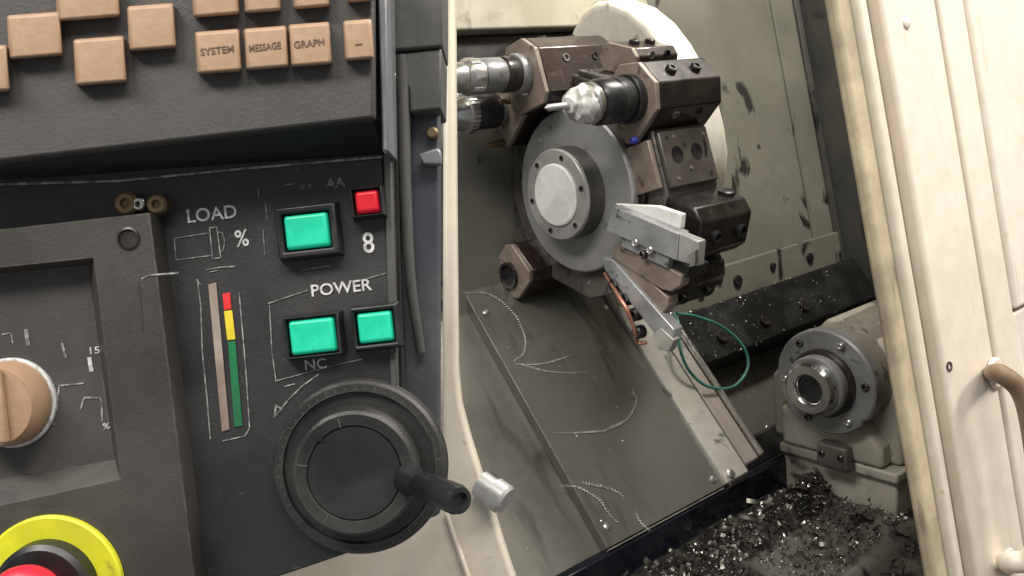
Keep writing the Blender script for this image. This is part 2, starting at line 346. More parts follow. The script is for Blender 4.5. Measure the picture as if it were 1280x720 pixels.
# ---- tool blocks and tools
def block(phi, r0, r1, hw, x0, x1, ch, name, mface, mside, label, group='holder blocks on the turret'):
    t = thing(name, TP(phi, r0, 0, (x0+x1)/2), label, 'tool holder', group)
    prof = [(-hw, r0+.010), (-hw+.008, r0), (hw-.008, r0), (hw, r0+.010), (hw, r1-ch), (hw-ch, r1), (-hw+ch, r1), (-hw, r1-ch)]
    bm = B(); prism(bm, [TP(phi, r, tn, x0+.006) for tn, r in prof], X_*(x1-x0-.006)); finish('body', bm, M[mside], t, .0015)
    bm = B(); prism(bm, [TP(phi, r, tn, x0) for tn, r in prof], X_*.0058); finish('front_face', bm, M[mface], t, .0008)
    for sx in (.35, .72):
        bm = B(); lathe(bm, TP(phi, r1, 0, x0+(x1-x0)*sx), er(phi), [(-.001, .006), (.004, .006), (.005, .005), (.005, .003), (.002, .0028)], 16); finish('clamp_screw', bm, M['dark'], t)
        bm = B(); lathe(bm, TP(phi, (r0+r1)/2+.008, hw, x0+(x1-x0)*sx), et(phi), [(-.001, .0045), (.0012, .0045), (.0012, .003), (-.001, .0028)], 14); finish('side_screw', bm, M['bright'] if sx < .5 else M['black'], t)
    return t
ba = block(-14, .097, .172, .031, -.030, .088, .017, 'holder_block', 'tanface', 'brown', 'brown holder block at the top of the turret carrying the upper silver chuck')
bb = block(-44, .099, .170, .033, -.018, .080, .016, 'holder_block', 'tanface', 'brown', 'tan faced holder block left of the turret carrying the knurled chuck')
bc = block(46, .098, .170, .033, .000, .100, .018, 'holder_block', 'tanface', 'dark', 'long dark holder block at upper right of the turret with black collet holder')
bd = block(226, .110, .172, .029, -.022, .06, .018, 'holder_block', 'tanface', 'brown', 'tan holder block with an empty round bore at lower left of the turret')
bm = B(); lathe(bm, TP(226, .143, 0, -.0225), -X_, [(0, .0165), (.004, .016), (.004, .0125), (.0005, .012)], 32); rg = finish('bore_ring', bm, M['dark'], bd)
bm = B(); lathe(bm, TP(226, .143, 0, -.0226), -X_, [(0, .0115), (.0008, .0112)], 24); finish('bore', bm, M['black'], rg)
be = block(16, .1285, .158, .027, .045, .112, .008, 'holder_block', 'tanface', 'brown', 'low brown block at the back of the turret top before the cream housing')

def chuck(name, phi, r, dx, segs, label, cat='chuck', grp='tools pointing left from the turret'):
    o = TP(phi, r, 0, dx); t = thing(name, o - X_*.05 - Vector((0, 0, .02)), label, cat, grp)
    for nm, prof, m, n in segs:
        bm = B(); lathe(bm, o, -X_, prof, n)
        if m == 'whiteswarf':                     # caked residue: uneven
            from mathutils import noise
            for v in bm.verts: v.co += (v.co - o - X_*(v.co.x-o.x)).normalized()*(noise.noise(v.co*130)*.0045) + X_*noise.noise(v.co*170)*.002
        finish(nm, bm, M[m], t)
    return t, o
c1, o1 = chuck('drill_chuck', -14, .138, -.0305, [
    ('mount_collar', [(0, .0215), (.009, .0215), (.011, .0205)], 'shank', 40),
    ('collar_ring', [(.0112, .0185), (.013, .0195), (.027, .0195), (.029, .018)], 'dark', 40),
    ('sleeve', [(.0292, .0175), (.031, .0185), (.055, .0185), (.057, .0175)], 'flange', 40),
    ('nut', [(.0572, .0165), (.059, .0188), (.075, .0188), (.079, .0165)], 'bright', 40),
    ('nose', [(.0792, .0160), (.090, .0150), (.098, .0125), (.099, .0060)], 'bright', 40),
    ('drill_bit', [(.0985, .0042), (.125, .0042), (.131, .0008)], 'shank', 14)],
    'upper silver collet chuck with a drill bit pointing left from the turret')
for k in range(8):
    a = 2*pi*k/8; d = Vector((0, cos(a), sin(a)))
    bm = B(); box(bm, o1 - X_*.0745 + d*.0185 - Vector((0, -sin(a), cos(a)))*.0022, Vector((0, -sin(a), cos(a)))*.0044, X_*.012, d*.0012); finish('nut_flat', bm, M['shank'], c1)
c2, o2 = chuck('drill_chuck', -44, .136, -.0185, [
    ('mount_collar', [(0, .0165), (.006, .0165), (.007, .0155)], 'shank', 36),
    ('body', [(.0072, .0195), (.009, .0205), (.040, .0205), (.042, .0195)], 'black', 44),
    ('gear_ring', [(.0422, .0215), (.044, .0225), (.052, .0225), (.054, .0215)], 'hub', 44),
    ('cone', [(.0542, .0200), (.060, .0190), (.075, .0125), (.076, .007)], 'chrome', 40),
    ('jaw', [(.0758, .0055), (.082, .0045)], 'dark', 12)],
    'lower knurled drill chuck with a black body pointing left from the turret')
bm = B()
for k in range(30):
    a = 2*pi*k/30; d = Vector((0, cos(a), sin(a))); e = Vector((0, -sin(a), cos(a)))
    box(bm, o2 - X_*.053 + d*.0222 - e*.0012, e*.0024, X_*.0095, d*.0018)
finish('knurl', bm, M['bright'], c2)['kind'] = 'stuff'
c3, o3 = chuck('collet_holder', 46, .136, -.0005, [
    ('flange', [(0, .0245), (.008, .0245), (.009, .0235)], 'black', 44),
    ('body', [(.0092, .0215), (.011, .0225), (.024, .0225), (.025, .0212), (.028, .0212), (.029, .0225), (.046, .0225), (.050, .0200)], 'black', 44),
    ('nut', [(.0502, .0185), (.053, .0200), (.058, .0200), (.060, .018)], 'bright', 40),
    ('nose', [(.0602, .0165), (.063, .0185), (.068, .0185), (.070, .0170), (.077, .0150), (.079, .0095), (.084, .0080)], 'whiteswarf', 40),
    ('drill_bit', [(.0838, .0035), (.108, .0032), (.112, .0006)], 'shank', 12)],
    'black collet holder with a white residue covered nose above the turret disc')

# coolant nozzles on the blocks
def nozzle(p, label, k):
    t = thing('coolant_nozzle', p, label, 'nozzle', 'brass coolant nozzles')
    bm = B(); lathe(bm, p, -X_, [(0, .0042), (.010, .0042), (.011, .0030), (.020, .0028), (.021, .0015)], 14); finish('tip', bm, M['brass'], t)
    bm = B(); lathe(bm, p+X_*.006, -X_, [(0, .0058), (.0055, .0058)], 6); finish('nut', bm, M['brass'], t)
nozzle(TP(-30, .123, 0, -.022), 'brass coolant nozzle between the two drill chucks', 0)
nozzle(TP(-58, .112, 0, -.020), 'brass coolant nozzle just below the knurled chuck', 1)
for phi, r, dx, lb in ((-27, .135, -.036, 'blue plug beside the upper chuck'), (63, .118, -.004, 'blue plug below the black collet holder')):
    p = TP(phi, r, 0, dx); bm = B(); lathe(bm, p, -X_, [(0, .0035), (.005, .0035), (.0065, .0022)], 12)
    tag(finish('hose_plug', bm, M['blue'], smooth=50), 'tiny '+lb, 'plug', 'blue plugs on the turret')

# ---- radial turning tool stations on the right
def bar(phi, ra, rb, tn, hw, x0, x1, m, name, par, chamf=0, tilt=0, bevel=.001):
    d = er(phi+tilt); e = et(phi+tilt); o = TP(phi, ra, tn, 0)
    L = rb-ra
    prof = [o - e*hw, o - e*hw + d*(L-chamf), o + e*(hw-chamf*.2) + d*L, o + e*hw]
    bm = B(); prism(bm, [p + X_*x0 for p in prof], X_*(x1-x0)); return finish(name, bm, M[m], par, bevel)
te = thing('turning_tool', TP(110, .18, 0, 0), 'grey square shank turning tool with pale slanted top right of hub', 'turning tool', 'turning tools clamped on the turret')
def ep(px, py, dx): return on(px, py, Vector((XT+dx, 0, 0)), X_)
front = [ep(x, y, -.024) for x, y in ((766, 258), (848, 292), (846, 326), (757, 288))]
bm = B(); prism(bm, front, X_*.016); finish('shank', bm, M['shank'], te, .0008)
tip = [ep(x, y, -.024) for x, y in ((849, 292), (873, 302), (871, 333), (847, 326))]
bm = B(); prism(bm, tip, X_*.011); finish('cutting_head', bm, M['hub'], te, .0008)
topf = [ep(x, y, -.012) for x, y in ((768, 255), (822, 258), (852, 268), (850, 286), (842, 287))]
bm = B(); prism(bm, topf, X_*.007); finish('clamp_wedge', bm, M['cap'], te, .0008)  # near-white colour paints in the overhead light on the tool's top
bm = B(); prism(bm, [ep(x, y, -.0245) for x, y in ((864, 318), (873, 312), (872, 331), (866, 332))], -X_*.004); finish('insert', bm, M['chrome'], te)

tf = thing('clamp_wedge', TP(122, .16, 0, 0), 'worn tan wedge clamp between the two turning tools', 'wedge clamp')
bm = B(); prism(bm, [ep(x, y, -.016) for x, y in ((768, 304), (782, 305), (852, 344), (850, 358), (838, 365), (826, 362), (764, 322))], X_*.014); finish('wedge', bm, M['tanface'], tf, .0015)
bm = B(); prism(bm, [ep(x, y, -.020) for x, y in ((778, 297), (790, 299), (836, 322), (834, 336), (776, 308))], X_*.026); finish('spacer_bar', bm, M['shank'], tf, .001)
for x, y in ((797, 303), (815, 312), (806, 318)):
    bm = B(); lathe(bm, ep(x, y, -.0205), -X_, [(0, .0042), (.004, .0042), (.005, .003), (.003, .002)], 16); finish('wedge_screw', bm, M['bright'] if x != 806 else M['dark'], tf)
bm = B(); prism(bm, [ep(x, y, -.012) for x, y in ((836, 322), (862, 334), (858, 348), (834, 338))], X_*.03); finish('dark_jaw', bm, M['black'], tf, .001)

tg = thing('turning_tool', TP(138, .19, 0, 0), 'long turning tool slanting down over the slide beside the copper pipe', 'turning tool', 'turning tools clamped on the turret')
bm = B(); prism(bm, [ep(x, y, -.018) for x, y in ((752, 322), (766, 325), (842, 412), (841, 424), (832, 428), (822, 422), (756, 338))], X_*.014); finish('shank', bm, M['shank'], tg, .001)
bm = B(); prism(bm, [ep(x, y, -.014) for x, y in ((764, 317), (774, 318), (835, 372), (835, 382), (825, 396), (817, 391), (766, 330))], X_*.016); finish('wedge', bm, M['tanface'], tg, .0012)
bm = B(); prism(bm, [ep(x, y, -.019) for x, y in ((815, 418), (826, 410), (842, 425), (836, 440), (822, 437))], X_*.010); finish('cutting_head', bm, M['slide'], tg, .001)
for x, y in ((774, 355), (788, 373), (799, 392), (803, 414)):
    bm = B(); lathe(bm, ep(x, y, -.010), (-X_ - er(138)*.1), [(0, .0072), (.009, .0072), (.0105, .006), (.0105, .004), (.006, .0038)], 6 if y % 2 else 14); finish('clamp_screw', bm, M['black'], tg)

for st, x0, r1, lb in ((106, .012, .172, 'dark holder block behind the square shank turning tool'), (134, .014, .165, 'dark brown holder block below the wedge clamp')):
    t = thing('holder_block', TP(st, .123, 0, .06), lb, 'tool holder', 'holder blocks on the turret')
    prof = [(-.029, .123), (.029, .123), (.029, r1-.012), (.017, r1), (-.017, r1), (-.029, r1-.012)]
    bm = B(); prism(bm, [TP(st, r, tn, x0) for tn, r in prof], X_*.080); finish('body', bm, M['dark' if st == 106 else 'brown'], t, .002)
    for dx in (.035, .075):
        bm = B(); lathe(bm, TP(st, r1, 0, dx), er(st), [(-.001, .007), (.005, .007), (.006, .006), (.006, .004), (.002, .004)], 16); finish('clamp_screw', bm, M['black'], t)
    bm = B(); lathe(bm, TP(st, .145, -.029, .080), -et(st), [(-.001, .009), (.004, .009), (.005, .007)], 16); finish('lock_bolt', bm, M['black'], t)

bm = B(); tube(bm, spline([ep(756, 342, -.012), ep(772, 368, -.024), ep(784, 388, -.026), ep(793, 412, -.022), ep(797, 428, -.016), ep(808, 428, -.012)]), .0022, 8)
tag(finish('copper_pipe', bm, M['copper'], smooth=80), 'thin reddish copper coolant pipe along the long slanting turning tool', 'pipe')

# green coolant hose loop
bm = B()
hp = [onS(x, y, n) for x, y, n in ((846, 392, .035), (872, 396, .034), (905, 410, .03), (930, 435, .02), (934, 462, .01), (915, 484, .005), (885, 483, .01), (862, 464, .02), (850, 435, .03), (848, 405, .035), (842, 392, .03))]
tube(bm, spline(hp, 10), .0021, 10)
tag(finish('coolant_hose', bm, M['hose'], smooth=80), 'thin green plastic hose looped beside the lower turret tools', 'hose')

# ================================================================== TAILSTOCK
TS = at(1030, 478, .98)
ts = thing('tailstock', TS + Vector((.12, 0, -.15)), 'cream tailstock with grey bolted flange and open quill bore', 'tailstock')
bm = B(); lathe(bm, TS + X_*.012, X_, [(0, .0605), (.05, .0615), (.11, .0625), (.30, .0625)], 56); finish('barrel', bm, M['tsbody'], ts)
bm = B(); lathe(bm, TS + X_*.0118, -X_, [(0, .0625), (.010, .0625), (.012, .0605)], 64); fl = finish('flange', bm, M['flange'], ts)
for k in range(6):
    a = radians(25+60*k); o = TS + Vector((-.0002, -sin(a)*.0515, cos(a)*.0515))
    bm = B(); lathe(bm, o, -X_, [(0, .0046), (.0025, .0046), (.0035, .0036), (.0035, .0022), (.001, .002)], 14); finish('flange_bolt', bm, M['dark'] if k % 2 else M['bright'], fl)
bm = B(); lathe(bm, TS - X_*.0002, -X_, [(0, .040), (.006, .040), (.008, .038)], 56); finish('seal_ring', bm, M['dark'], ts)
bm = B(); lathe(bm, TS - X_*.0082, -X_, [(0, .0355), (.010, .0355), (.012, .0340)], 56); finish('quill_collar', bm, M['flange'], ts)
bm = B(); lathe(bm, TS - X_*.0204, -X_, [(0, .0310), (.008, .0308), (.0115, .0275), (.012, .0185), (.0105, .0165), (.006, .0150)], 56); q = finish('quill', bm, M['chrome'], ts)
bm = B(); lathe(bm, TS - X_*.0266, -X_, [(0, .0148), (.0012, .0148), (.0012, .0110), (-.004, .008), (-.006, .002)], 40); finish('bore', bm, M['black'], q)
yz = [(TS.y-.070, TS.z-.020), (TS.y-.068, TS.z+.018), (TS.y-.048, TS.z+.044), (TS.y+.02, TS.z+.0640), (TS.y+.10, TS.z-.02), (TS.y+.10, TS.z-.10), (TS.y-.070, TS.z-.10)]
bm = B(); prism(bm, [Vector((TS.x+.040, y, z)) for y, z in yz], X_*.25); finish('head_casting', bm, M['tscream'], ts, .006, seg=3)
yz = [(TS.y-.035, TS.z-.050), (TS.y+.075, TS.z-.050), (TS.y+.075, TS.z-.10), (TS.y-.058, TS.z-.10), (TS.y-.056, TS.z-.075)]
bm = B(); prism(bm, [Vector((TS.x+.020, y, z)) for y, z in yz], X_*.034); finish('web', bm, M['tscream'], ts, .006, seg=3)
yz = [(TS.y-.074, TS.z-.101), (TS.y+.08, TS.z-.101), (TS.y+.08, TS.z-.114), (TS.y-.074, TS.z-.114)]
bm = B(); prism(bm, [Vector((TS.x+.022, y, z)) for y, z in yz], X_*.29); finish('base_step', bm, M['tscream'], ts, .003)
yz = [(TS.y-.068, TS.z-.115), (TS.y+.08, TS.z-.115), (TS.y+.08, TS.z-.170), (TS.y-.068, TS.z-.170)]
bm = B(); prism(bm, [Vector((TS.x+.030, y, z)) for y, z in yz], X_*.28); finish('base', bm, M['tscream'], ts, .004)
yz = [(TS.y-.022, TS.z-.078), (TS.y+.016, TS.z-.078), (TS.y+.016, TS.z-.108), (TS.y-.026, TS.z-.108)]
bm = B(); prism(bm, [Vector((TS.x+.004, y, z)) for y, z in yz], X_*.016); wp = finish('wiper_plate', bm, M['sill'], ts, .003)
for dy in (-.016, .008):
    bm = B(); lathe(bm, Vector((TS.x+.004, TS.y+dy, TS.z-.090)), -X_, [(0, .004), (.002, .004), (.003, .003)], 12); finish('wiper_screw', bm, M['dark'], wp)
bm = B()
c = Vector((TS.x+.078, TS.y-.0705, TS.z-.046)); pr = []
for k in range(26):
    a = 2*pi*k/26; r = .015*(1+.35*sin(3*a+1)+.2*sin(7*a)); pr.append(c + Vector((r*cos(a), 0, r*sin(a)*1.15 - (.016 if 4.4 < a < 5.0 else 0))))
prism(bm, pr, Vector((0, -.0012, 0))); finish('coolant_stain', bm, M['teal'], ts)
bm = B(); lathe(bm, Vector((TS.x+.100, TS.y-.0705, TS.z-.030)), Vector((0, -1, 0)), [(0, .011), (.006, .011), (.007, .008), (.018, .008), (.019, .006)], 20); finish('grease_fitting', bm, M['dark'], ts)
bm = B(); tube(bm, spline([Vector((TS.x+.13, TS.y-.056, TS.z+.03)), Vector((TS.x+.125, TS.y-.045, TS.z+.058)), Vector((TS.x+.13, TS.y-.01, TS.z+.075)), Vector((TS.x+.16, TS.y+.03, TS.z+.09))]), .004, 8); finish('hose', bm, M['rubber'], ts)

# ================================================================== DOOR AND ITS FRAME
FD = at(1113, 360, .72)
TD = radians(9.3); D_UP = Vector((0, sin(TD), cos(TD))); D_N = Vector((0, -cos(TD), sin(TD)))
def Fp(x, v, n=0): return Vector((x, FD.y, FD.z)) + D_UP*v + D_N*n
def onF(px, py, n=0): return on(px, py, FD + D_N*n, D_N)
def fbox(name, x0, x1, n0, n1, m, par, bev=.002, v0=-.55, v1=.6):
    bm = B(); box(bm, Fp(x0, v0, n0), X_*(x1-x0), D_UP*(v1-v0), D_N*(n1-n0)); return finish(name, bm, M[m], par, bev, seg=3)
df = thing('door_frame', Fp(.70, -.55), 'cream painted frame post with a worn seal at right of the opening', 'door frame')
fbox('seal_strip', .667, .6895, -.012, 0, 'seal', df, .004)
fbox('seal_lip', .690, .6990, -.012, .0065, 'cream', df, .003)
fbox('track_groove', .6995, .7290, -.012, -.008, 'seal', df, .001)
fbox('track_rib', .7100, .7150, -.0078, -.001, 'creamdoor', df, .0015)
fbox('post_face', .7295, .8000, -.012, .005, 'creamdoor', df, .004)
o = onF(1186, 458, .005); bm = B(); lathe(bm, o, D_N, [(-.001, .0045), (.0012, .0045), (.0012, .003), (-.001, .0028)], 18); finish('bolt_hole', bm, M['dark'], df)
for v in (.22, -.28):
    bm = B(); lathe(bm, Fp(.762, v, .005), D_N, [(0, .005), (.0015, .005), (.0028, .003)], 18); finish('frame_screw', bm, M['creamdoor'], df)
dr = thing('sliding_door', Fp(1.0, -.55), 'cream sheet metal sliding door with a tubular pull handle', 'door')
fbox('door_edge', .8015, .8290, -.012, .0015, 'creamdoor', dr, .003)
fbox('door_skin', .8310, .8780, -.012, .0045, 'creamdoor', dr, .0025)
yv = on(1230, 403, FD, D_N); vsplit = (yv - FD).dot(D_UP)
fbox('upper_panel', .8795, 1.45, -.012, .008, 'creamdoor', dr, .004, vsplit, .6)
fbox('lower_panel', .8795, 1.45, -.012, .003, 'creamdoor', dr, .004, -.55, vsplit-.003)
hb_ = [onF(1242, 466, .002), onF(1243, 466, .020), onF(1252, 468, .036), onF(1275, 488, .046), onF(1288, 530, .048), onF(1300, 620, .048), onF(1302, 680, .046), onF(1285, 700, .034), onF(1262, 703, .018), onF(1258, 704, .002)]
bm = B(); tube(bm, spline(hb_[:8], 8), .0085, 20); finish('pull_handle', bm, M['handle'], dr, smooth=80)  # brown colour paints in the shade on the upper handle
bm = B(); tube(bm, spline(hb_[6:], 8), .0096, 20); finish('handle_lower_end', bm, M['creamdoor'], dr, smooth=80)  # lower end of the same handle, cream where no shade is painted
for q in (hb_[0], hb_[-1]):
    bm = B(); lathe(bm, q + D_N*.001, D_N, [(0, .015), (.002, .015), (.0035, .013)], 28); finish('handle_foot', bm, M['creamdoor'], dr)

# ================================================================== FRONT APRON BESIDE THE CONTROL PANEL
apron = thing('front_apron', at(600, 740, .56), 'off white sheet metal apron and narrow post between control panel and opening', 'apron')
bm = B(); prism(bm, [at(x, y, .549) for x, y in ((554, -60), (568, -60), (570, 250), (572, 460), (576, 505), (588, 550), (606, 608), (632, 690), (656, 765), (200, 765), (200, 620), (500, 600), (553, 560))], fw*.02); finish('sheet', bm, M['cream'], apron, .003, seg=3)
bm = B(); prism(bm, [at(x, y, .548) for x, y in ((556, 640), (561, 638), (604, 765), (596, 765))], -fw*.004); finish('folded_seam', bm, M['creamdoor'], apron, .0015)
kp = at(600, 604, .545); kd = (RR*.80 - UU*.45 - fw*.40)
bm = B(); lathe(bm, kp, kd, [(0, .0085), (.010, .0085), (.0105, .0100), (.019, .0100), (.021, .0085)], 32)
tag(finish('steel_knob', bm, M['hub']), 'short round steel knob on the edge of the off white apron', 'knob')

# ================================================================== CONTROL PANEL
PD = .38
def pan(x, y, h=0): return at(x, y, PD-h)
def px(h=0): return (PD-h)/F
RP = radians(6.3)
EU = RR*cos(RP) + UU*sin(RP); EV = UU*cos(RP) - RR*sin(RP); EN = -fw
cp = thing('control_panel', pan(240, 720), 'dark grey machine control panel with tan keys, green buttons and handwheel', 'control panel')
def poly(name, pts, h0, h1, m, par=cp, bev=.001, seg=2):
    bm = B(); A = [pan(x, y, h1) for x, y in pts]; Bk = [p - EN*(h1-h0) for p in A]; loft(bm, A, Bk); return finish(name, bm, M[m], par, bev, seg=seg)
poly('face_plate', [(-90, 232), (478, 186), (486, 330), (493, 520), (538, 632), (524, 656), (440, 690), (340, 724), (235, 770), (-90, 790)], -.012, 0, 'panel')
# key unit with sloping underside, its shade painted in as near-black
poly('key_plate', [(-90, -70), (466, -90), (467, 147), (-90, 211)], .022, .030, 'keyplate', bev=.0012)
bm = B()
loft(bm, [pan(-90, 211.5, .0215), pan(466, 148.5, .0215), pan(466, -90, .0215), pan(-90, -70, .0215)], [pan(-90, 232, .0008), pan(479, 192, .0008), pan(479, -90, .0008), pan(-90, -70, .0008)])
finish('key_unit_base', bm, M['under_shade'], cp)
bm = B(); tube(bm, [pan(-80, 233, .0012), pan(150, 226, .0012), pan(300, 211, .0012), pan(478, 196, .0012)], .0006, 6); finish('trim_line', bm, M['dimprint'], cp)

def text(s, x, y, wpx, hpx, h, m, par, name='legend', rot=0):
    cu = bpy.data.curves.new('t', 'FONT'); cu.body = s; cu.resolution_u = 3; cu.offset = .012
    ob = bpy.data.objects.new('t', cu); COL.objects.link(ob)
    bpy.context.view_layer.update()
    me = bpy.data.meshes.new_from_object(ob.evaluated_get(bpy.context.evaluated_depsgraph_get()))
    bpy.data.objects.remove(ob)
    xs = [v.co.x for v in me.vertices]; ys = [v.co.y for v in me.vertices]
    sx = wpx*px(h)/(max(xs)-min(xs)); sy = hpx*px(h)/(max(ys)-min(ys)); o = pan(x, y, h)
    c_, s_ = cos(rot), sin(rot)
    bm = B(); bm.from_mesh(me)
    for v in bm.verts:
        a = (v.co.x-min(xs))*sx; b = (v.co.y-min(ys))*sy
        v.co = o + EU*(a*c_-b*s_) + EV*(a*s_+b*c_)
    ex = bmesh.ops.extrude_face_region(bm, geom=list(bm.faces))
    for v in ex['geom']:
        if isinstance(v, bmesh.types.BMVert): v.co += EN*.00015
    bpy.data.meshes.remove(me)
    return finish(name, bm, M[m], par, weld=False)
def line(pts, h, wpx, m, par=cp, name='printed_line', closed=False):
    bm = B(); P = [pan(x, y, h) for x, y in pts]
    if closed: P.append(P[0])
    for a, b in zip(P, P[1:]):
        d = (b-a).normalized(); e = d.cross(EN)*(wpx*px(h)/2)
        box(bm, a-e-d*abs(wpx*px(h)/2), (b-a)+d*abs(wpx*px(h)), e*2, EN*.00012)
    return finish(name, bm, M[m], par, weld=False)

# tan keys
KEYS = [((-46, 58, 11, 116), 'PAGE'), ((10, 17, 77, 72), None), ((70, -36, 148, 24), None), ((93, 47, 157, 105), None), ((160, 6, 219, 62), None),
        ((240, -40, 298, 20), 'POS'), ((304, -45, 350, 15), 'PROG'), ((365, -46, 411, 10), 'SETTING'), ((432, -52, 468, 2), None),
        ((245, 38, 301, 91), 'SYSTEM'), ((306, 34, 360, 86), 'MESSAGE'), ((362, 29, 414, 82), 'GRAPH'), ((430, 25, 466, 75), None)]
HK = .030
for (x0, y0, x1, y1), tx in KEYS:
    sl_ = .075*(x1-x0)/2; ln = .06*(y1-y0)/2
    def quad(g, h): return [pan(x, y, h) for x, y in ((x0-ln-g, y0+sl_-g), (x1-ln+g, y0-sl_-g), (x1+ln+g, y1-sl_+g), (x0+ln-g, y1+sl_+g))]
    bm = B(); loft(bm, quad(-1.5, HK+.0062), quad(.5, HK+.0003)); k = finish('key', bm, M['key'], cp, .0011, seg=3)
    if tx: text(tx, x0+6+(4 if len(tx) < 5 else 0), y0+(y1-y0)*.60, (x1-x0)-14 if len(tx) > 4 else 34, 9, HK+.0063, 'keyprint', k)
    elif x0 > 420: text('-', x0+14, y0+32, 9, 2, HK+.0063, 'keyprint', k)

# illuminated buttons
def button(cx, cy, wb, hb, wl, hl, m, clip=None):
    def quad(w_, h_, z, ox=0, oy=0):
        c = pan(cx+ox, cy+oy, 0); k = px(); return [c + EN*z + EU*(sx*w_*k/2) + EV*(sy*h_*k/2) for sx, sy in ((-1, 1), (1, 1), (1, -1), (-1, -1))]
    bm = B(); A = quad(wb, hb, .0002); C_ = quad(wb-6, hb-6, .0075); D_ = quad(wl+5, hl+5, .0075); E_ = quad(wl+2, hl+2, .0035)
    R_ = [[bm.verts.new(p) for p in r] for r in (A, C_, D_, E_)]
    for p, q in zip(R_, R_[1:]):
        for i in range(4): bm.faces.new((p[i], p[(i+1) % 4], q[(i+1) % 4], q[i]))
    bm.faces.new(R_[3])
    b = finish('button_bezel', bm, M['black'], cp, .0007)
    bm = B(); loft(bm, quad(wl-4, hl-4, .0078), quad(wl, hl, .0038)); finish('lens', bm, M[m], b, .0012, seg=3)
button(388, 290, 80, 68, 55, 43, 'green')
button(395, 419, 74, 56, 57, 43, 'green')
button(472, 408, 62, 58, 44, 38, 'green')
button(462, 254, 44, 40, 30, 28, 'red')

# print on the panel face
text('LOAD', 235, 279, 62, 17, .0003, 'print_', cp)
text('%', 295, 309, 17, 21, .0003, 'print_', cp)
text('POWER', 390, 371, 76, 15, .0003, 'print_', cp)
text('NC', 382, 463, 27, 13, .0003, 'print_', cp)
text('8', 455, 317, 14, 26, .0003, 'print_', cp)
text('AA', 408, 236, 24, 12, .0003, 'dimprint', cp); text('c c', 376, 237, 14, 5, .0003, 'dimprint', cp);
line([(218, 298), (220, 325)], .0003, 1.3, 'dimprint'); line([(218, 298), (262, 291)], .0003, 1.3, 'dimprint'); line([(220, 325), (266, 319)], .0003, 1.3, 'dimprint')
line([(262, 285), (271, 283.5), (276, 322), (266, 323.5)], .0003, 1.6, 'dimprint', closed=True)
line([(273, 290), (278, 291), (281, 302), (279, 313), (276, 315)], .0003, 1.3, 'dimprint')
line([(259, 337), (276, 334), (293, 333)], .0003, 1.6, 'dimprint'); line([(262, 340), (272, 338)], .0003, 1.2, 'dimprint')
line([(323, 236), (324, 252)], .0003, 1.2, 'dimprint'); line([(332, 255), (334, 275)], .0003, 1.4, 'dimprint'); line([(329, 288), (331, 318)], .0003, 1.2, 'dimprint')
line([(357, 231), (368, 230)], .0003, 1.2, 'dimprint')
line([(336, 379), (384, 363)], .0003, 1.4, 'dimprint'); line([(337, 382), (340, 440), (345, 476)], .0003, 1.3, 'dimprint'); line([(345, 476), (420, 456), (452, 449)], .0003, 1.2, 'dimprint')
line([(377, 338), (412, 332)], .0003, 1.3, 'dimprint'); line([(446, 352), (470, 345), (484, 341)], .0003, 1.3, 'dimprint')
# load meter
line([(247, 350), (251, 382), (253, 440), (259, 500), (263, 548)], .0003, 1.5, 'dimprint'); line([(299, 366), (302, 400), (308, 470), (312, 535), (306, 545), (279, 551)], .0003, 1.5, 'dimprint')
line([(246, 350), (251, 356)], .0003, 1.5, 'dimprint')
poly('meter_window', [(260, 356), (270, 353), (287, 537), (277, 540)], .0003, .0007, 'bar_white', bev=.0002)
poly('red_segment', [(278, 367), (287.5, 365.5), (289, 386), (280, 387.5)], .0003, .0006, 'bar_red', bev=0)
poly('yellow_segment', [(280, 389), (290, 387.5), (294, 424), (284, 425)], .0003, .0006, 'bar_yel', bev=0)
poly('green_segment', [(285, 427), (294, 426), (303, 532), (293, 534)], .0003, .0006, 'bar_grn', bev=0)
# direction arrow by the handwheel
line([(398, 468), (377, 483), (360, 500), (347, 517)], .0003, 1.8, 'dimprint'); line([(343, 521), (345, 507), (352, 511)], .0003, 2.2, 'dimprint', closed=True); line([(356, 483), (368, 480)], .0003, 2, 'dimprint')

# handwheel
hc = pan(452, 581, 0); k0 = px()*.93
bm = B(); lathe(bm, hc + EN*.0002, EN, [(0, 117*k0), (.005, 115*k0), (.0062, 111*k0), (.0064, 101*k0), (.004, 99*k0), (.004, 80*k0)], 96, True, True)
hw = finish('handwheel', bm, M['wheel'], cp)
bm = B(); lathe(bm, hc + EN*.0041, EN, [(0, 82*k0), (.011, 82*k0), (.0132, 80*k0), (.0142, 76*k0), (.0135, 62*k0), (.0125, 60*k0)], 96, True, True); finish('rim', bm, M['wheel'], hw)
bm = B(); lathe(bm, hc + EN*.0167, EN, [(0, 60*k0), (.001, 59*k0), (.0006, 20*k0)], 72); finish('wheel_face', bm, M['wheelface'], hw)
for k in range(100):
    if k % 2: continue
    a = 2*pi*k/100; d = EU*cos(a) + EV*sin(a); e = EV*cos(a) - EU*sin(a); ln = 9 if k % 10 == 0 else 5
    bm = B(); box(bm, hc + EN*.0064 + d*(103*k0) - e*.00014, d*(ln*.7*k0), e*.00028, EN*.00025); finish('graduation', bm, M['grad'], hw)
for a in (100, 165, 232):
    d = EU*cos(radians(a)) + EV*sin(radians(a)); e = EV*cos(radians(a)) - EU*sin(radians(a))
    bm = B(); box(bm, hc + EN*.0175 + d*(61*k0) - e*.0002, d*(16*k0), e*.0004, EN*.0007); finish('rim_mark', bm, M['grad'], hw)
bm = B(); lathe(bm, hc + EN*.0181 + (EU*-38 + EV*50)*k0, EN, [(0, .0014), (.0006, .0013)], 14); finish('rim_hole', bm, M['black'], hw)
g0 = pan(508, 598, .018); g1 = pan(575, 626, .052)
